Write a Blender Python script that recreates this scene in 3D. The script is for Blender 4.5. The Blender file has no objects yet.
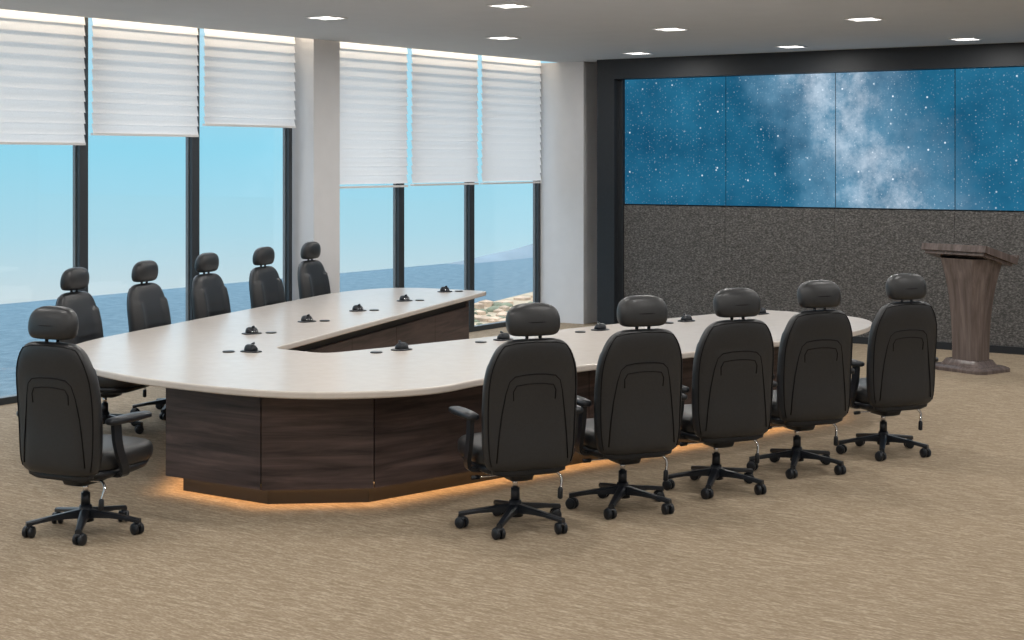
import bpy, math, random
from mathutils import Vector, Matrix
random.seed(3)
D=bpy.data; S=bpy.context.scene
S.view_settings.view_transform='Standard'
S.view_settings.look='None'
S.view_settings.exposure=0.0

# ------------------------------------------------------------ materials
def newmat(name):
    m=D.materials.new(name); m.use_nodes=True
    nt=m.node_tree; nt.nodes.clear()
    out=nt.nodes.new('ShaderNodeOutputMaterial')
    return m,nt,out
def N(nt,t,**kw):
    n=nt.nodes.new(t)
    for k,v in kw.items(): setattr(n,k,v)
    return n
def L(nt,a,b): nt.links.new(a,b)
def ramp(nt,stops):
    r=nt.nodes.new('ShaderNodeValToRGB'); e=r.color_ramp.elements
    while len(e)<len(stops): e.new(0.5)
    for i,(p,c) in enumerate(stops):
        e[i].position=p; e[i].color=(c[0],c[1],c[2],1)
    return r
def coords(nt,scale=(1,1,1),rot=(0,0,0)):
    tc=N(nt,'ShaderNodeTexCoord'); mp=N(nt,'ShaderNodeMapping')
    mp.inputs['Scale'].default_value=scale; mp.inputs['Rotation'].default_value=rot
    L(nt,tc.outputs['Object'],mp.inputs['Vector']); return mp.outputs['Vector']
def simple(name,col,rough=.5,metal=0,var=.12,scale=30,bump=0,spec=.5):
    m,nt,out=newmat(name)
    b=N(nt,'ShaderNodeBsdfPrincipled')
    v=coords(nt)
    n=N(nt,'ShaderNodeTexNoise'); n.inputs['Scale'].default_value=scale; n.inputs['Detail'].default_value=4
    L(nt,v,n.inputs['Vector'])
    r=ramp(nt,[(.3,[c*(1-var) for c in col]),(.7,[min(1,c*(1+var)) for c in col])])
    L(nt,n.outputs['Fac'],r.inputs['Fac']); L(nt,r.outputs['Color'],b.inputs['Base Color'])
    b.inputs['Roughness'].default_value=rough; b.inputs['Metallic'].default_value=metal
    b.inputs['Specular IOR Level'].default_value=spec
    if bump:
        bp=N(nt,'ShaderNodeBump'); bp.inputs['Strength'].default_value=bump; bp.inputs['Distance'].default_value=.01
        L(nt,n.outputs['Fac'],bp.inputs['Height']); L(nt,bp.outputs['Normal'],b.inputs['Normal'])
    L(nt,b.outputs[0],out.inputs[0]); return m
def emis(name,col,s):
    m,nt,out=newmat(name); e=N(nt,'ShaderNodeEmission'); e.inputs[0].default_value=(*col,1); e.inputs[1].default_value=s
    L(nt,e.outputs[0],out.inputs[0]); return m
def wood(name,dark,light,sc,rough=.4):
    m,nt,out=newmat(name); b=N(nt,'ShaderNodeBsdfPrincipled')
    v=coords(nt,sc); n=N(nt,'ShaderNodeTexNoise'); n.inputs['Scale'].default_value=1.0; n.inputs['Detail'].default_value=8; n.inputs['Roughness'].default_value=.62
    n.inputs['Distortion'].default_value=.5
    L(nt,v,n.inputs['Vector'])
    r=ramp(nt,[(.34,dark),(.52,[(a+c)/2 for a,c in zip(dark,light)]),(.66,light)])
    L(nt,n.outputs['Fac'],r.inputs['Fac']); L(nt,r.outputs['Color'],b.inputs['Base Color'])
    b.inputs['Roughness'].default_value=rough; b.inputs['Specular IOR Level'].default_value=.35
    L(nt,b.outputs[0],out.inputs[0]); return m

M={}
M['leather']=simple('black_leather',(.0165,.0175,.0195),.40,var=.10,scale=60,bump=.05,spec=.5)
M['plastic']=simple('black_plastic',(.010,.013,.018),.36,spec=.4)
M['chrome']=simple('chrome_metal',(.75,.75,.77),.12,metal=1,var=.03)
M['seam']=simple('leather_piping',(.003,.003,.004),.6,spec=.2)
M['top']=simple('cream_laminate',(.57,.52,.475),.25,var=.03,scale=14,spec=.4)
M['dark']=simple('dark_carcass',(.012,.011,.011),.5)
M['wood']=wood('dark_walnut',(.027,.019,.019),(.110,.076,.070),(1.3,1.3,18))
M['wood2']=wood('lectern_walnut',(.088,.068,.063),(.165,.132,.122),(22,22,1.2),.18)
M['wall']=simple('white_paint',(.62,.62,.63),.8,var=.02,scale=6)
M['ceil']=simple('ceiling_paint',(.52,.545,.57),.9,var=.02,scale=3)
M['frame']=simple('anodised_frame',(.030,.036,.042),.4,var=.05)
M['framel']=simple('anodised_frame_light',(.16,.17,.18),.35,var=.05)
M['portal']=simple('portal_black',(.018,.021,.025),.5,var=.05,spec=.3)
M['trimw']=simple('lamp_trim',(.7,.7,.7),.5,var=.02)
M['led']=emis('led_warm',(1,.54,.22),15.0)
M['lamp']=emis('lamp_diffuser',(1,.97,.92),6)
M['sand']=simple('beach_sand',(.42,.33,.22),.9,var=.3,scale=.2)
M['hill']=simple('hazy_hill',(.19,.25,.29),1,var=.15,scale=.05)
M['bld']=simple('shore_buildings',(.50,.36,.25),.8,var=.3,scale=.4)
M['scrub']=simple('coastal_scrub',(.16,.17,.11),.9,var=.4,scale=.3)

def carpet():
    m,nt,out=newmat('beige_carpet'); b=N(nt,'ShaderNodeBsdfPrincipled')
    v=coords(nt,(9,42,1),(0,0,math.radians(28)))
    n1=N(nt,'ShaderNodeTexNoise'); n1.inputs['Scale'].default_value=1; n1.inputs['Detail'].default_value=3; n1.inputs['Distortion'].default_value=.8
    L(nt,v,n1.inputs['Vector'])
    v2=coords(nt,(40,110,1),(0,0,math.radians(45)))
    n2=N(nt,'ShaderNodeTexNoise'); n2.inputs['Scale'].default_value=1; n2.inputs['Detail'].default_value=2
    L(nt,v2,n2.inputs['Vector'])
    mx=N(nt,'ShaderNodeMath',operation='ADD')
    m1=N(nt,'ShaderNodeMath',operation='MULTIPLY'); m1.inputs[1].default_value=.55
    m2=N(nt,'ShaderNodeMath',operation='MULTIPLY'); m2.inputs[1].default_value=.45
    L(nt,n1.outputs['Fac'],m1.inputs[0]); L(nt,n2.outputs['Fac'],m2.inputs[0]); L(nt,m1.outputs[0],mx.inputs[0]); L(nt,m2.outputs[0],mx.inputs[1])
    r=ramp(nt,[(.36,(.215,.165,.112)),(.51,(.280,.221,.155)),(.66,(.41,.343,.258))])
    L(nt,mx.outputs[0],r.inputs['Fac']); L(nt,r.outputs['Color'],b.inputs['Base Color'])
    b.inputs['Roughness'].default_value=.95; b.inputs['Specular IOR Level'].default_value=.1
    L(nt,b.outputs[0],out.inputs[0]); return m
M['carpet']=carpet()
def tweed():
    m,nt,out=newmat('tweed_fabric'); b=N(nt,'ShaderNodeBsdfPrincipled')
    v=coords(nt,(38,38,70)); n=N(nt,'ShaderNodeTexNoise'); n.inputs['Scale'].default_value=1; n.inputs['Detail'].default_value=4; n.inputs['Roughness'].default_value=.75
    L(nt,v,n.inputs['Vector'])
    r=ramp(nt,[(.36,(.034,.033,.032)),(.5,(.080,.077,.075)),(.66,(.19,.183,.178))])
    L(nt,n.outputs['Fac'],r.inputs['Fac']); L(nt,r.outputs['Color'],b.inputs['Base Color'])
    b.inputs['Roughness'].default_value=.95
    L(nt,b.outputs[0],out.inputs[0]); return m
M['tweed']=tweed()
def blindmat():
    m,nt,out=newmat('blind_fabric')
    d=N(nt,'ShaderNodeBsdfDiffuse'); t=N(nt,'ShaderNodeBsdfTranslucent')
    v=coords(nt,(60,60,200)); n=N(nt,'ShaderNodeTexNoise'); n.inputs['Scale'].default_value=1; L(nt,v,n.inputs['Vector'])
    r=ramp(nt,[(.3,(.86,.86,.87)),(.7,(.93,.93,.94))]); L(nt,n.outputs['Fac'],r.inputs['Fac'])
    r2=ramp(nt,[(.3,(.92,.88,.85)),(.7,(.96,.92,.89))]); L(nt,n.outputs['Fac'],r2.inputs['Fac'])
    L(nt,r.outputs[0],d.inputs[0]); L(nt,r2.outputs[0],t.inputs[0])
    mx=N(nt,'ShaderNodeMixShader'); mx.inputs[0].default_value=.45
    L(nt,d.outputs[0],mx.inputs[1]); L(nt,t.outputs[0],mx.inputs[2]); L(nt,mx.outputs[0],out.inputs[0]); return m
M['blind']=blindmat()
def glassmat():
    m,nt,out=newmat('window_glass')
    t=N(nt,'ShaderNodeBsdfTransparent'); g=N(nt,'ShaderNodeBsdfGlossy'); g.inputs['Roughness'].default_value=.02
    n=N(nt,'ShaderNodeTexNoise'); n.inputs['Scale'].default_value=2
    r=ramp(nt,[(0,(.96,.98,.98)),(1,(.98,1,1))]); L(nt,n.outputs['Fac'],r.inputs[0]); L(nt,r.outputs[0],t.inputs[0])
    mx=N(nt,'ShaderNodeMixShader'); mx.inputs[0].default_value=.05
    L(nt,t.outputs[0],mx.inputs[1]); L(nt,g.outputs[0],mx.inputs[2]); L(nt,mx.outputs[0],out.inputs[0]); return m
M['glass']=glassmat()
def seamat():
    m,nt,out=newmat('sea_water'); b=N(nt,'ShaderNodeBsdfPrincipled')
    v=coords(nt,(.55,.30,1)); n=N(nt,'ShaderNodeTexNoise'); n.inputs['Scale'].default_value=1; n.inputs['Detail'].default_value=5; n.inputs['Roughness'].default_value=.65; L(nt,v,n.inputs['Vector'])
    tc=N(nt,'ShaderNodeTexCoord'); sp=N(nt,'ShaderNodeSeparateXYZ'); L(nt,tc.outputs['Object'],sp.inputs[0])
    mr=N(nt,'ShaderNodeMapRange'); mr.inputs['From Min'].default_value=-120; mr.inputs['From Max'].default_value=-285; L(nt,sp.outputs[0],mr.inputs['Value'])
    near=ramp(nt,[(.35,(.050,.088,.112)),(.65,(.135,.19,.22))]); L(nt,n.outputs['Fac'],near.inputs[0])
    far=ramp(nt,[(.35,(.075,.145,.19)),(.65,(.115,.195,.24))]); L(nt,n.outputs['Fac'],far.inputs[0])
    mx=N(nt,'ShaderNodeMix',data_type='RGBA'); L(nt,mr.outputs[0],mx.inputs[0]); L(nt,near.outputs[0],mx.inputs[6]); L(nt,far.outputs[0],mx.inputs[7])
    L(nt,mx.outputs[2],b.inputs['Base Color'])
    b.inputs['Roughness'].default_value=.7; b.inputs['Specular IOR Level'].default_value=.1
    L(nt,b.outputs[0],out.inputs[0]); return m
M['sea']=seamat()
def screenmat():
    m,nt,out=newmat('starfield_screen')
    tc=N(nt,'ShaderNodeTexCoord'); P=tc.outputs['Object']
    sub=N(nt,'ShaderNodeVectorMath',operation='SUBTRACT'); sub.inputs[1].default_value=(-6.85,0,2.33); L(nt,P,sub.inputs[0])
    dot=N(nt,'ShaderNodeVectorMath',operation='DOT_PRODUCT'); dot.inputs[1].default_value=(.80,0,.50); L(nt,sub.outputs[0],dot.inputs[0])
    nz=N(nt,'ShaderNodeTexNoise'); nz.inputs['Scale'].default_value=1.5; nz.inputs['Detail'].default_value=8; nz.inputs['Roughness'].default_value=.58; L(nt,P,nz.inputs['Vector'])
    w=N(nt,'ShaderNodeMath',operation='MULTIPLY_ADD'); w.inputs[1].default_value=1.2; w.inputs[2].default_value=-.60; L(nt,nz.outputs['Fac'],w.inputs[0])
    ad=N(nt,'ShaderNodeMath',operation='ADD'); L(nt,dot.outputs['Value'],ad.inputs[0]); L(nt,w.outputs[0],ad.inputs[1])
    ab=N(nt,'ShaderNodeMath',operation='ABSOLUTE'); L(nt,ad.outputs[0],ab.inputs[0])
    mr=N(nt,'ShaderNodeMapRange',interpolation_type='SMOOTHSTEP'); mr.inputs['From Min'].default_value=-.1; mr.inputs['From Max'].default_value=1.3; mr.inputs['To Min'].default_value=1; mr.inputs['To Max'].default_value=0
    L(nt,ab.outputs[0],mr.inputs['Value'])
    n2=N(nt,'ShaderNodeTexNoise'); n2.inputs['Scale'].default_value=3.6; n2.inputs['Detail'].default_value=12; n2.inputs['Roughness'].default_value=.72; L(nt,P,n2.inputs['Vector'])
    mul=N(nt,'ShaderNodeMath',operation='MULTIPLY'); L(nt,mr.outputs[0],mul.inputs[0]); L(nt,n2.outputs['Fac'],mul.inputs[1])
    basen=ramp(nt,[(.3,(.008,.080,.165)),(.7,(.022,.165,.295))]); L(nt,nz.outputs['Fac'],basen.inputs[0])
    gl=ramp(nt,[(.06,(0,0,0)),(.36,(.10,.135,.16)),(.62,(.44,.46,.48))]); L(nt,mul.outputs[0],gl.inputs[0])
    a1=N(nt,'ShaderNodeVectorMath',operation='ADD'); L(nt,basen.outputs[0],a1.inputs[0]); L(nt,gl.outputs[0],a1.inputs[1])
    last=a1.outputs[0]
    s3=N(nt,'ShaderNodeSeparateXYZ'); L(nt,P,s3.inputs[0]); c3=N(nt,'ShaderNodeCombineXYZ'); L(nt,s3.outputs[0],c3.inputs[0]); L(nt,s3.outputs[2],c3.inputs[1])
    for sc,th,br,cut in ((5,.07,1.1,.60),(13,.11,.45,.55),(26,.2,.18,.4)):
        vo=N(nt,'ShaderNodeTexVoronoi',voronoi_dimensions='2D'); vo.inputs['Scale'].default_value=sc; L(nt,c3.outputs[0],vo.inputs['Vector'])
        ms=N(nt,'ShaderNodeMapRange'); ms.inputs['From Min'].default_value=th*.2; ms.inputs['From Max'].default_value=th; ms.inputs['To Min'].default_value=br; ms.inputs['To Max'].default_value=0
        L(nt,vo.outputs['Distance'],ms.inputs['Value'])
        a2=N(nt,'ShaderNodeVectorMath',operation='ADD')
        sx=N(nt,'ShaderNodeSeparateXYZ'); L(nt,vo.outputs['Color'],sx.inputs[0])
        mc=N(nt,'ShaderNodeMapRange'); mc.inputs['From Min'].default_value=cut; L(nt,sx.outputs[0],mc.inputs['Value'])
        mm=N(nt,'ShaderNodeMath',operation='MULTIPLY'); L(nt,ms.outputs[0],mm.inputs[0]); L(nt,mc.outputs[0],mm.inputs[1])
        L(nt,last,a2.inputs[0]); L(nt,mm.outputs[0],a2.inputs[1]); last=a2.outputs[0]
    e=N(nt,'ShaderNodeEmission'); e.inputs[1].default_value=1.0; L(nt,last,e.inputs[0]); L(nt,e.outputs[0],out.inputs[0]); return m
M['screen']=screenmat()

# ------------------------------------------------------------ mesh builder
class MB:
    def __init__(s): s.v=[];s.f=[];s.m=[];s.sm=[];s.mats=[]
    def mi(s,k):
        if k not in s.mats: s.mats.append(k)
        return s.mats.index(k)
    def add(s,vs,fs,mat,smooth=False,T=None):
        o=len(s.v); T=T or Matrix()
        s.v+= [tuple(T@Vector(p)) for p in vs]
        for f in fs:
            s.f.append([o+i for i in f]); s.m.append(s.mi(mat)); s.sm.append(smooth)
    def box(s,x0,x1,y0,y1,z0,z1,mat,T=None):
        vs=[(x,y,z) for x in(x0,x1) for y in(y0,y1) for z in(z0,z1)]
        s.add(vs,[(0,1,3,2),(4,6,7,5),(0,4,5,1),(2,3,7,6),(0,2,6,4),(1,5,7,3)],mat,False,T)
    def loft(s,rings,mat,smooth=True,T=None):
        n=len(rings[0]); vs=[p for r in rings for p in r]; fs=[]
        for i in range(len(rings)-1):
            for j in range(n):
                k=(j+1)%n; fs.append((i*n+j,i*n+k,(i+1)*n+k,(i+1)*n+j))
        fs.append(tuple(reversed(range(n)))); fs.append(tuple((len(rings)-1)*n+j for j in range(n)))
        s.add(vs,fs,mat,smooth,T)
    def cyl(s,p0,p1,r0,r1,mat,n=16,smooth=True,T=None):
        s.tube([p0,p1],[r0,r1],mat,n,smooth,T)
    def tube(s,pts,rs,mat,n=8,smooth=True,T=None):
        pts=[Vector(p) for p in pts]
        if not isinstance(rs,(list,tuple)): rs=[rs]*len(pts)
        rings=[]; up=None
        for i,p in enumerate(pts):
            d=(pts[min(i+1,len(pts)-1)]-pts[max(i-1,0)]).normalized()
            if up is None: up=Vector((0,0,1)) if abs(d.z)<.9 else Vector((1,0,0))
            a=d.cross(up).normalized(); b=a.cross(d).normalized(); up=b
            rings.append([tuple(p+a*math.cos(2*math.pi*j/n)*rs[i]+b*math.sin(2*math.pi*j/n)*rs[i]) for j in range(n)])
        s.loft(rings,mat,smooth,T)
    def prism(s,poly,z0,z1,mat):
        n=len(poly); vs=[(x,y,z0) for x,y in poly]+[(x,y,z1) for x,y in poly]
        fs=[tuple(reversed(range(n))),tuple(range(n,2*n))]+[(i,(i+1)%n,n+(i+1)%n,n+i) for i in range(n)]
        s.add(vs,fs,mat)
    def mesh(s,name):
        me=D.meshes.new(name); me.from_pydata(s.v,[],s.f)
        for k in s.mats: me.materials.append(M[k])
        for i,p in enumerate(me.polygons): p.material_index=s.m[i]; p.use_smooth=s.sm[i]
        import bmesh
        bm=bmesh.new(); bm.from_mesh(me); bmesh.ops.recalc_face_normals(bm,faces=bm.faces); bm.to_mesh(me); bm.free()
        me.update(); return me
    def obj(s,name,parent=None,loc=(0,0,0),rz=0):
        o=D.objects.new(name,s.mesh(name)); S.collection.objects.link(o)
        o.location=loc; o.rotation_euler=(0,0,rz)
        if parent: o.parent=parent
        return o
def empty(name,loc=(0,0,0)):
    e=D.objects.new(name,None); S.collection.objects.link(e); e.location=loc; e.empty_display_size=.2; return e
def sering(cx,cy,z,hx,hy,n=3,k=32):
    r=[]
    for j in range(k):
        t=2*math.pi*j/k; c,s_=math.cos(t),math.sin(t)
        r.append((cx+hx*math.copysign(abs(c)**(2/n),c),cy+hy*math.copysign(abs(s_)**(2/n),s_),z))
    return r
def catmull(rows,sub=3):
    out=[]; n=len(rows)
    for i in range(n-1):
        p0=rows[max(i-1,0)];p1=rows[i];p2=rows[i+1];p3=rows[min(i+2,n-1)]
        for q in range(sub):
            t=q/sub
            out.append([.5*((2*b)+(-a+c)*t+(2*a-5*b+4*c-d)*t*t+(-a+3*b-3*c+d)*t**3) for a,b,c,d in zip(p0,p1,p2,p3)])
    out.append(list(rows[-1])); return out

# ------------------------------------------------------------ chair
def chair_mesh():
    b=MB()
    rows=catmull([(.365,.19,.03,-.20),(.374,.235,.05,-.20),(.41,.262,.062,-.205),(.50,.276,.066,-.205),(.62,.281,.064,-.207),(.74,.283,.062,-.216),
          (.85,.280,.060,-.230),(.93,.268,.058,-.245),(1.00,.242,.055,-.258),(1.05,.210,.050,-.266),(1.080,.172,.040,-.272),(1.093,.13,.024,-.274),(1.096,.08,.010,-.274)],4)
    rings=[]
    for z,hx,hy,yc in rows:
        r=sering(0,yc,z,hx,hy,2.8,52); q=[]
        for x,y,zz in r:
            if y>yc:
                fx=max(0,1-(abs(x)/.2)**4) if abs(x)<.2 else 0
                if .5<z<.82: y-= .014*fx*(1-abs(math.sin((z-.5)/.32*math.pi*3)))
                y+= .026*math.exp(-((abs(x)-.21)/.05)**2)*(1 if .45<z<.95 else .3)
            else:
                # slightly raised central rear panel
                y-= .006*(1/(1+math.exp((abs(x)-.19+.05*max(0,z-.6))/.008)))*(1/(1+math.exp((z-.895)/.008)))
            q.append((x,y,zz))
        rings.append(q)
    b.loft(rings,'leather')
    def par(z):
        for i in range(len(rows)-1):
            if rows[i][0]<=z<=rows[i+1][0]:
                t=(z-rows[i][0])/max(1e-6,rows[i+1][0]-rows[i][0]); return [rows[i][k]*(1-t)+rows[i+1][k]*t for k in (1,2,3)]
        return rows[-1][1:]
    def by(x,z):
        hx,hy,yc=par(z); return yc-hy*(max(0,1-(abs(x)/hx)**2.8))**(1/2.8)
    pts=[(-.215,.42),(-.205,.55),(-.19,.68),(-.17,.80),(-.152,.865),(-.12,.893),(-.06,.902),(0,.904),(.06,.902),(.12,.893),(.152,.865),(.17,.80),(.19,.68),(.205,.55),(.215,.42)]
    b.tube([(x,by(x,z)-.003,z) for x,z in pts],.004,'seam',6)
    pts=[(-.125,.76),(-.128,.81),(-.11,.842),(-.05,.850),(0,.852),(.05,.850),(.11,.842),(.128,.81),(.125,.76)]
    b.tube([(x,by(x,z)-.006,z) for x,z in pts],.0035,'seam',6)
    wl=[.40+.03*i for i in range(23)]
    left=[(-par(z)[0]*.93,z) for z in wl]; right=[(par(z)[0]*.93,z) for z in reversed(wl)]
    b.tube([(x,by(x,z)-.001,z) for x,z in left+[(-.12,1.076),(0,1.081),(.12,1.076)]+right],.004,'seam',6)
    hr=catmull([(1.112,.08,.025,-.268),(1.116,.125,.046,-.268),(1.134,.148,.060,-.266),(1.17,.158,.066,-.263),(1.215,.156,.064,-.259),(1.25,.142,.056,-.256),(1.275,.112,.042,-.254),(1.288,.068,.022,-.254),(1.290,.03,.01,-.254)],3)
    b.loft([sering(0,yc,z,hx,hy,2.8,40) for z,hx,hy,yc in hr],'leather')
    # headrest seam around
    b.tube([(.1595*math.cos(t),-.262-.0005+.067*math.sin(t)*(.96),1.19) for t in [math.pi*(1.12+.76*k/14) for k in range(15)]],.003,'seam',6)
    for sx in(-.04,.04): b.cyl((sx,-.27,1.05),(sx,-.268,1.13),.010,.010,'plastic')
    sr=catmull([(.375,.20,.23,.06),(.38,.240,.265,.06),(.40,.268,.290,.065),(.44,.276,.298,.065),(.475,.268,.288,.065),(.492,.24,.26,.06),(.50,.17,.19,.06),(.502,.06,.07,.06)],3)
    b.loft([sering(0,yc,z,hx,hy,3.6,44) for z,hx,hy,yc in sr],'leather')
    pr=[(.325,.17,.17,.04),(.33,.21,.21,.04),(.35,.245,.26,.055),(.38,.255,.275,.06)]
    b.loft([sering(0,yc,z,hx,hy,4,36) for z,hx,hy,yc in pr],'plastic')
    b.loft([sering(0,-.20,z,hx,.032,4,24) for z,hx in((.335,.17),(.35,.22),(.40,.23))],'plastic')
    b.loft([sering(0,0,z,hx,hy,6,20) for z,hx,hy in((.275,.05,.09),(.285,.07,.12),(.33,.08,.14))],'plastic')
    b.cyl((0,0,.15),(0,0,.225),.027,.025,'plastic',20)
    b.cyl((0,0,.22),(0,0,.285),.016,.016,'chrome',16)
    b.cyl((0,0,.065),(0,0,.155),.046,.034,'plastic',20)
    R=.315
    for i in range(5):
        T=Matrix.Rotation(math.radians(72*i-2),4,'Z')
        rr=[]
        for t in [0,.2,.4,.6,.8,1]:
            y=.03+(R-.02)*t; hw=.026-.009*t; zt=.135-.045*t; zb=min(.085-.02*t+.012*math.sin(t*math.pi),zt-.02)
            rr.append([(-hw,y,zb),(-hw,y,zt-.008),(-hw*.6,y,zt),(hw*.6,y,zt),(hw,y,zt-.008),(hw,y,zb)])
        b.loft(rr,'plastic',False,T)
        b.cyl((0,R,.04),(0,R,.085),.009,.009,'plastic',10,True,T)
        a=random.Random(i).uniform(-1,1)
        T2=T@Matrix.Translation((0,R,0))@Matrix.Rotation(a,4,'Z')
        for sx in(-1,1):
            b.tube([(sx*.006,-.012,.032),(sx*.009,-.012,.032),(sx*.026,-.012,.032),(sx*.030,-.012,.032)],[.025,.032,.032,.026],'plastic',18,True,T2)
        b.loft([[( .02*math.cos(q)*w,-.012+.032*math.sin(q)*w,z) for q in [2*math.pi*k/12 for k in range(12)]] for z,w in((.048,1),(.062,.9),(.068,.5))],'plastic',True,T2)
    for s_ in(-1,1):
        pad=[]
        for t,w,h0,h1 in((-.15,.018,.655,.672),(-.14,.034,.648,.684),(-.05,.040,.645,.688),(.08,.042,.645,.688),(.17,.038,.648,.684),(.19,.02,.655,.672)):
            zc=(h0+h1)/2; hh=(h1-h0)/2
            ring=[]
            for k in range(16):
                q=2*math.pi*k/16; c,s2=math.cos(q),math.sin(q)
                ring.append((s_*.318+w*math.copysign(abs(c)**.6,c),t-.03,zc+hh*math.copysign(abs(s2)**.6,s2)))
            pad.append(ring)
        b.loft(pad,'plastic')
        path=catmull([(.20,.00,.345),(.28,-.01,.352),(.308,-.04,.40),(.316,-.085,.48),(.318,-.11,.56),(.318,-.12,.65)],3)
        rr=[]
        for i,p in enumerate(path):
            pn=path[min(i+1,len(path)-1)]; pp=path[max(i-1,0)]
            dx,dz=pn[0]-pp[0],pn[2]-pp[2]; l=math.hypot(dx,dz) or 1; nx,nz=-dz/l,dx/l
            w=.030; t=.012
            rr.append([(s_*(p[0]+nx*t),p[1]-w,p[2]+nz*t),(s_*(p[0]+nx*t),p[1]+w,p[2]+nz*t),(s_*(p[0]-nx*t),p[1]+w,p[2]-nz*t),(s_*(p[0]-nx*t),p[1]-w,p[2]-nz*t)])
        b.loft(rr,'plastic',False)
    lp=catmull([(.06,-.06,.31),(.15,-.08,.316),(.205,-.10,.318),(.235,-.115,.29),(.232,-.125,.25),(.225,-.13,.225)],3)
    b.tube(lp,.008,'chrome',8)
    b.tube([(.226,-.13,.235),(.225,-.13,.225),(.222,-.132,.175),(.221,-.132,.168)],[.009,.015,.016,.009],'plastic',10)
    b.cyl((-.06,-.04,.31),(-.24,-.05,.31),.005,.005,'chrome',8)
    b.cyl((-.24,-.05,.31),(-.285,-.052,.31),.012,.012,'plastic',10)
    return b.mesh('office_chair')
CH=chair_mesh()
def put_chair(x,y,rz,sz=1.0):
    o=D.objects.new('office_chair',CH); S.collection.objects.link(o); o.location=(x,y,0); o.rotation_euler=(0,0,math.radians(rz)); o.scale=(1,1,sz)
for (x,y),r in zip([(-5.038,7.542),(-4.775,8.315),(-4.555,9.127),(-4.38,9.993),(-4.118,10.913)],(56,56,56,57,57)): put_chair(x,y,r,1.01)
put_chair(-6.98,6.085,8,1.005)
for (x,y),r in zip([(-9.45,8.43),(-9.63,9.32),(-10.0,10.41),(-10.24,11.41),(-10.49,12.38)],(-72,-74,-75,-76,-76)): put_chair(x,y,r,.98)

# ------------------------------------------------------------ table
def rounded(pts,k=8):
    out=[]; n=len(pts)
    for i,(x,y,r) in enumerate(pts):
        if r<=0: out.append((x,y)); continue
        a=Vector(pts[i-1][:2]); p=Vector((x,y)); c=Vector(pts[(i+1)%n][:2])
        u=(a-p); w=(c-p); ru=min(r,u.length*.49); rw=min(r,w.length*.49)
        A=p+u.normalized()*ru; B=p+w.normalized()*rw
        for q in range(k+1):
            t=q/k; out.append(tuple(A*(1-t)**2+p*2*t*(1-t)+B*t*t))
    return out
table=empty('conference_table',(-7.3,10,0))
def child(b,name):
    o=b.obj(name); o.parent=table; o.matrix_parent_inverse=Matrix.Translation((7.3,-10,0)); return o
top=rounded([(-5.62,8.1,.3),(-5.60,7.46,.6),(-6.22,6.86,.6),(-7.75,6.86,.9),(-8.90,7.5,.6),(-9.25,8.04,.4),
     (-10.54,12.5,.4),(-10.42,13.38,.7),(-9.31,13.42,.05),(-7.77,8.50,.12),(-7.25,8.47,.12),(-6.15,13.15,.05),(-5.0,13.05,.8),(-4.66,12.05,.5)])
b=MB(); b.prism(top,.705,.75,'top'); o=child(b,'tabletop')
bv=o.modifiers.new('bev','BEVEL'); bv.width=.012; bv.segments=3; bv.limit_method='ANGLE'; bv.angle_limit=math.radians(50)
base=[(-7.40,7.10),(-6.59,7.10),(-6.06,7.53),(-4.98,12.05),(-5.22,12.62),(-6.02,12.95),(-7.10,8.30),(-7.92,8.32),(-9.42,13.25),(-9.98,13.10),(-10.12,12.4),(-8.75,8.75),(-7.90,7.85)]
def inset(poly,d):
    n=len(poly); out=[]
    ar=sum(poly[i][0]*poly[(i+1)%n][1]-poly[(i+1)%n][0]*poly[i][1] for i in range(n))
    sg=1 if ar>0 else -1
    for i in range(n):
        p=Vector(poly[i]); a=Vector(poly[i-1]); c=Vector(poly[(i+1)%n])
        e1=(p-a).normalized(); e2=(c-p).normalized()
        n1=Vector((-e1.y,e1.x))*sg; n2=Vector((-e2.y,e2.x))*sg
        m=(n1+n2); m=m/max(.3,m.dot(n1)) if m.length>0 else n1
        out.append(tuple(p+m*d))
    return out
b=MB(); b.prism(inset(base,.03),.135,.705,'dark'); child(b,'carcass')
kick=inset(base,.10)
b=MB(); b.prism(kick,0,.135,'dark'); child(b,'plinth')
a0=inset(base,.085); a1=inset(base,.045); n=len(base)
b=MB()
for i in range(n):
    j=(i+1)%n
    vs=[(*a0[i],.127),(*a0[j],.127),(*a1[j],.127),(*a1[i],.127),(*a0[i],.134),(*a0[j],.134),(*a1[j],.134),(*a1[i],.134)]
    b.add(vs,[(0,1,2,3),(4,5,6,7),(0,1,5,4),(2,3,7,6)],'led')
child(b,'led_strip')
b=MB()
inn={5,6,7}
for i in range(n):
    p=Vector(base[i]); q=Vector(base[(i+1)%n]); Lg=(q-p).length
    zt=.60 if i in inn else .704
    k=max(1,round(Lg/1.0)); d=(q-p).normalized(); nn=inset(base,.024)
    p2=Vector(nn[i]); q2=Vector(nn[(i+1)%n])
    for s_ in range(k):
        g=.004
        t0=s_/k; t1=(s_+1)/k
        A=p.lerp(q,t0)+d*g; B=p.lerp(q,t1)-d*g; C=p2.lerp(q2,t1)-d*g; E=p2.lerp(q2,t0)+d*g
        b.prism([tuple(A),tuple(B),tuple(C),tuple(E)],.105,zt,'wood')
child(b,'wood_panels')
mics=[(-6.93,8.92),(-6.68,9.84),(-6.43,10.84),(-6.18,11.83),(-5.93,12.75),(-7.74,8.24),(-8.54,9.10),(-8.79,10.03),(-9.04,11.0),(-9.31,12.03),(-9.61,13.09)]
b=MB()
for i,(x,y) in enumerate(mics):
    if i<5: gx,gy=x-.045,y-.23
    elif i==5: gx,gy=x-.12,y-.10
    else: gx,gy=x-.0+.09,y+.12
    if i==4: gx,gy=x-.04,y-.2
    b.tube([(gx,gy,.749),(gx,gy,.756),(gx,gy,.759)],[.043,.043,.036],'plastic',20)
child(b,'cable_grommets')
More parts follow.
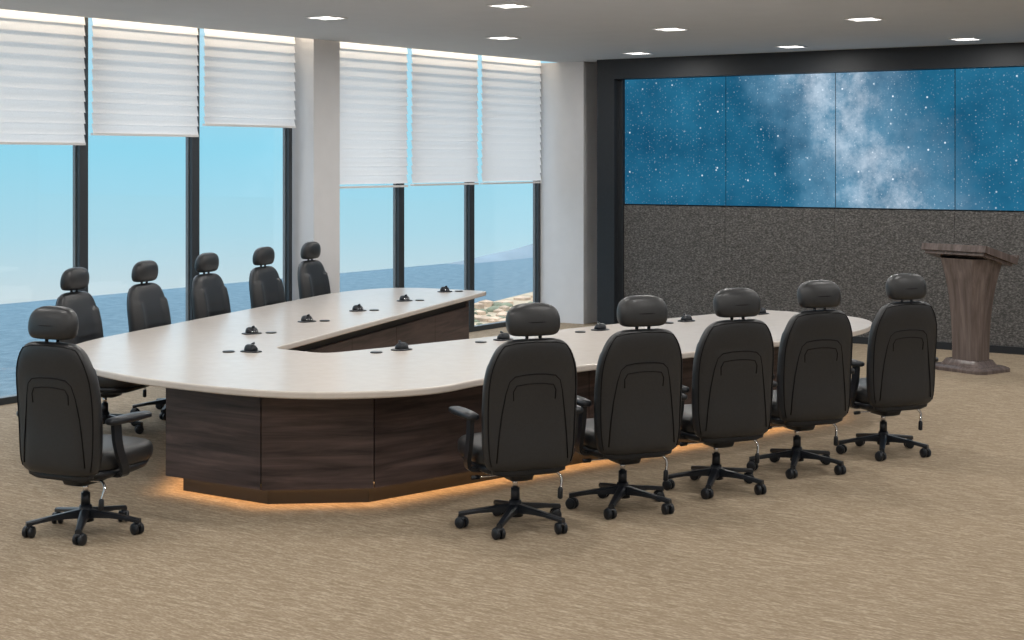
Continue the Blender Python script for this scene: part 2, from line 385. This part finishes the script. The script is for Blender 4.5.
def mic_mesh():
    b=MB()
    b.loft([sering(0,0,z,hx,hy,3,24) for z,hx,hy in((0,.078,.055),(.006,.078,.055),(.010,.066,.045))],'plastic')
    b.loft([sering(0,yc,z,hx,hy,2.6,24) for z,hx,hy,yc in((.008,.050,.042,0),(.03,.047,.036,-.003),(.045,.040,.026,-.006),(.053,.026,.014,-.008))],'plastic')
    b.tube([(0,0,.045),(0,.014,.055),(0,.03,.058)],[.008,.008,.009],'plastic',8)
    for sx in(-.022,0,.022): b.cyl((sx,.030,.022),(sx,.041,.020),.006,.006,'chrome',10)
    return b.mesh('desk_microphone')
MM=mic_mesh()
for i,(x,y) in enumerate(mics):
    o=D.objects.new('desk_microphone',MM); S.collection.objects.link(o); o.location=(x,y,.7502)
    o.rotation_euler=(0,0,math.radians(75 if i<5 else (0 if i==5 else -105)))

# ------------------------------------------------------------ lectern
lec=empty('lectern',(-5.04,15.72,0)); lr=math.radians(-20); lec.rotation_euler=(0,0,lr)
b=MB()
b.loft([sering(0,0,z,hx,hy,9,40) for z,hx,hy in((0,.34,.25),(.03,.34,.25),(.04,.33,.24),(.055,.30,.21))],'wood2',False)
b.loft([sering(0,0,z,hx,hy,9,40) for z,hx,hy in((.05,.25,.17),(.08,.225,.15),(.11,.205,.135))],'wood2',False)
o=b.obj('foot',lec)
b=MB(); rr=[]
for z,w,d in catmull([(.10,.18,.12),(.25,.182,.12),(.5,.195,.125),(.75,.225,.14),(.95,.265,.165),(1.12,.31,.20)],3):
    rr.append([(-w,d*.7,z),(-w*.98,-d*.35,z),(-w*.62,-d,z),(w*.62,-d,z),(w*.98,-d*.35,z),(w,d*.7,z)])
b.loft(rr,'wood2',False); b.obj('column',lec)
b=MB(); T=Matrix.Translation((0,0.0,1.165))@Matrix.Rotation(math.radians(-15),4,'X')
b.box(-.39,.39,-.26,.27,-.035,.035,'wood2',T); b.box(-.36,.36,-.22,.235,.035,.039,'wood2',T); b.box(-.39,.39,.25,.27,.035,.06,'wood2',T)
b.box(-.36,.36,-.23,.23,-.065,-.035,'wood2',T)
o=b.obj('reading_desk',lec); bv=o.modifiers.new('b','BEVEL'); bv.width=.006; bv.segments=2

# ------------------------------------------------------------ room
CZ=3.36; X0,X1,Y0,Y1=-11.3,3.0,-3.0,17.7
def boxobj(name,*a,mat='wall',parent=None):
    b=MB(); b.box(*a,mat); return b.obj(name,parent)
boxobj('floor',X0-.1,X1+.2,Y0-.2,Y1+.2,-.2,0,mat='carpet')
b=MB(); b.box(-10.92,X1+.2,Y0-.2,Y1+.2,CZ,CZ+.3,'ceil'); b.box(X0-.1,-10.92,Y0-.2,Y1+.2,CZ+.26,CZ+.3,'ceil'); b.obj('ceiling')
boxobj('wall_right',X1,X1+.2,Y0-.2,Y1+.2,0,CZ)
boxobj('wall_back',-11.0,X1,Y0-.2,Y0,0,CZ)
boxobj('wall_front',-11.2,X1,Y1,Y1+.2,0,CZ)
b=MB()
b.box(X0-.1,-11.16,Y0-.2,Y1+.2,CZ+.10,CZ+.26,'wall')
b.box(X0,-10.95,12.60,13.02,0,CZ+.1,'wall')
b.box(X0,-10.54,17.35,Y1,0,CZ,'wall')
b.box(X0,-10.95,-3.2,-1.5,0,CZ+.1,'wall')
b.obj('wall_left')
bays=[]
edges=[12.54-1.4*k for k in range(0,11)][::-1]
for i in range(len(edges)-1): bays.append((edges[i],edges[i+1]))
bays+= [(13.02,14.41),(14.41,15.81),(15.81,17.35)]
for i,(ya,yb) in enumerate(bays):
    w=empty('window_%d'%(i+1),(-11.23,(ya+yb)/2,0))
    b=MB(); hw=(yb-ya)/2
    r=.05
    b.box(-.05,.035,-hw,-hw+r,0,CZ+.1,'frame'); b.box(-.05,.035,hw-r,hw,0,CZ+.1,'frame')
    b.box(-.04,-.008,-hw+r,-hw+r+.014,0.06,CZ+.1,'framel'); b.box(-.04,-.008,hw-r-.014,hw-r,0.06,CZ+.1,'framel')
    b.box(-.05,.035,-hw+r,hw-r,0,.06,'frame'); b.box(-.05,.035,-hw+r,hw-r,CZ+.04,CZ+.1,'frame')
    b.obj('frame',w)
    b=MB(); b.box(-.006,.006,-hw+r,hw-r,.06,CZ+.04,'glass'); b.obj('glass',w)
ne=len(edges)
zbs={ne-4:2.25,ne-3:2.34,ne-2:2.45,ne-1:1.81,ne:1.82,ne+1:1.82}
for i,(ya,yb) in enumerate(bays):
    zb=zbs.get(i,2.25); zt=CZ+.24
    yb2=min(yb,17.22)
    b=MB(); ys=[ya-.01,yb2-.10] if i<ne-1 else [ya+.03,yb2-.06]
    P=.098
    rowsb=[]
    z=zt
    while z>zb+P*.5:
        z2=max(zb,z-P)
        for t,ox in((0,0.0),(.15,.004),(.5,.010),(.85,.018),(1,.021)):
            rowsb.append((ox,z+(z2-z)*t))
        rowsb.append((0.0,z2+.003))
        z=z2
    vs=[]; fs=[]
    for ox,zz in rowsb:
        vs+=[(-11.08+ox,ys[0],zz),(-11.08+ox,ys[1],zz)]
    for k in range(len(rowsb)-1): fs.append((2*k,2*k+1,2*k+3,2*k+2))
    b.add(vs,fs,'blind')
    b.box(-11.095,-11.055,ys[0],ys[1],zb-.018,zb+.004,'trimw')
    b.obj('window_blind')
b=MB()
b.box(-10.22,X1,17.15,17.34,3.11,CZ,'portal')
b.box(-10.22,-9.97,17.15,17.34,0,3.11,'portal')
b.box(-9.97,X1,17.345,17.40,0,3.11,'portal')
b.box(-9.97,-9.90,17.24,17.345,0,3.11,'portal')
b.box(-9.90,-1.4,17.25,17.345,0,.08,'portal')
b.box(-1.4,-1.15,17.15,17.34,0,3.11,'portal')
b.obj('wall_front_portal')
b=MB()
for k in range(6): b.box(-9.90+1.4*k+.002,-9.90+1.4*(k+1)-.002,17.27,17.345,.08,1.535,'tweed')
b.obj('wall_front_fabric_panels')
vw=empty('video_wall',(-5.7,17.3,2.33))
b=MB(); bz=MB()
for k in range(6):
    x0=-9.90+1.4*k+.007; x1=x0+1.386
    b.box(x0,x1,17.285,17.30,1.552,3.105,'screen')
bz.box(-9.9,-1.5,17.30,17.345,1.54,3.11,'portal')
for bb,nm in((b,'display_panels'),(bz,'housing')):
    o=bb.obj(nm); o.parent=vw; o.matrix_parent_inverse=Matrix.Translation((5.7,-17.3,-2.33))

# ------------------------------------------------------------ lights
def area(name,loc,rot,sx,sy,p,col,parent=None):
    l=D.lights.new(name,'AREA'); l.shape='RECTANGLE'; l.size=sx; l.size_y=sy; l.energy=p; l.color=col
    o=D.objects.new(name,l); S.collection.objects.link(o); o.location=loc; o.rotation_euler=rot
    if parent: o.parent=parent
    return o
def lamp_mesh():
    b=MB(); r=.135; t=.016
    b.box(-r,r,-r,-r+t,-.008,0,'trimw'); b.box(-r,r,r-t,r,-.008,0,'trimw'); b.box(-r,-r+t,-r+t,r-t,-.008,0,'trimw'); b.box(r-t,r,-r+t,r-t,-.008,0,'trimw')
    b.box(-r+t,r-t,-.022,.022,-.008,0,'trimw')
    b.box(-r+t,r-t,-r+t,-.022,-.003,0,'lamp'); b.box(-r+t,r-t,.022,r-t,-.003,0,'lamp')
    return b.mesh('recessed_downlight')
LM=lamp_mesh()
for ax in(-9.17,-7.22,-5.27,-3.32,-1.37,.58):
    for by_ in(16.32,13.5,10.72,7.95,5.15,2.35,-.45):
        o=D.objects.new('recessed_downlight',LM); S.collection.objects.link(o); o.location=(ax,by_,CZ)
        area('lamp_light',(0,0,-.012),(0,0,0),.22,.22,22,(1,.97,.93),o)
area('cove_light',(-10.95,7.2,CZ+.13),(0,math.radians(62),0),.04,20,70,(1,.82,.62))

# ------------------------------------------------------------ outside
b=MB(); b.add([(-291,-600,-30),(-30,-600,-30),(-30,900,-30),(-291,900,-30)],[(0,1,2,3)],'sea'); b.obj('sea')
b=MB()
vs=[];fs=[]
prof=[(396,0),(408,.8),(420,1.8),(432,2.6),(444,4.0),(456,5.0),(470,6.2),(485,5.6),(500,6.4),(520,7),(560,8),(600,5),(640,0)]
for y_,h_ in prof:
    vs+=[(-284,y_,-30),(-287,y_,-30+h_*.8),(-290,y_,-30+h_)]
for i in range(len(prof)-1):
    for k in range(2): fs.append((3*i+k,3*i+3+k,3*i+4+k,3*i+1+k))
b.add(vs,fs,'hill',True); b.obj('distant_headland')
b=MB(); b.prism([(-196,270),(-203,296),(-212,330),(-200,380),(-110,330),(-90,210),(-150,215),(-178,240)],-30,-29.8,'sand')
rnd=random.Random(5)
for k in range(150):
    x=rnd.uniform(-200,-150); y_=-x*1.45+rnd.uniform(-8,30); h_=rnd.uniform(.3,1.1); w_=rnd.uniform(.5,1.5)
    if k%3:
        b.loft([sering(x,y_,-29.9+h_*z,w_*r_,w_*1.3*r_,2,10) for z,r_ in((0,1),(.5,.9),(.85,.5),(1,.15))],'scrub')
    else:
        b.box(x-w_,x+w_,y_-w_,y_+w_,-29.9,-29.8+h_,'bld')
        b.add([(x-w_,y_-w_,-29.8+h_),(x+w_,y_-w_,-29.8+h_),(x+w_,y_+w_,-29.8+h_),(x-w_,y_+w_,-29.8+h_),(x,y_,-29.4+h_)],[(0,1,4),(1,2,4),(2,3,4),(3,0,4)],'bld')
b.obj('beach_village')

# world
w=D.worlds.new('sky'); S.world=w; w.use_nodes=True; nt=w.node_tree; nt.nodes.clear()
out=nt.nodes.new('ShaderNodeOutputWorld'); bg=nt.nodes.new('ShaderNodeBackground'); tc=nt.nodes.new('ShaderNodeTexCoord')
sp=nt.nodes.new('ShaderNodeSeparateXYZ'); L(nt,tc.outputs['Generated'],sp.inputs[0])
mr=nt.nodes.new('ShaderNodeMapRange'); mr.inputs['From Min'].default_value=-.15; mr.inputs['From Max'].default_value=.6; L(nt,sp.outputs[2],mr.inputs['Value'])
r=ramp(nt,[(.0,(.70,.78,.82)),(.085,(.68,.79,.84)),(.14,(.48,.77,.90)),(.21,(.34,.76,.95)),(.4,(.60,.78,.93)),(1,(.85,.90,1.0))]); L(nt,mr.outputs[0],r.inputs[0])
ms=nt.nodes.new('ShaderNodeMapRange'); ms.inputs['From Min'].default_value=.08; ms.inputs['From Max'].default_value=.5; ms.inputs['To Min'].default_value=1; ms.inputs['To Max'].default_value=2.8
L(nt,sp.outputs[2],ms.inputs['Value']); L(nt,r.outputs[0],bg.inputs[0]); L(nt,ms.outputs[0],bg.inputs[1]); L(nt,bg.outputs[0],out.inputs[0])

# camera
cd=D.cameras.new('cam'); cam=D.objects.new('camera',cd); S.collection.objects.link(cam)
cd.sensor_width=36; cd.lens=36*1585/1024; cd.shift_y=-160/1024; cd.clip_end=3000
cam.location=(0,0,2.1); cam.rotation_euler=(math.radians(90),0,math.radians(33.86)); S.camera=cam
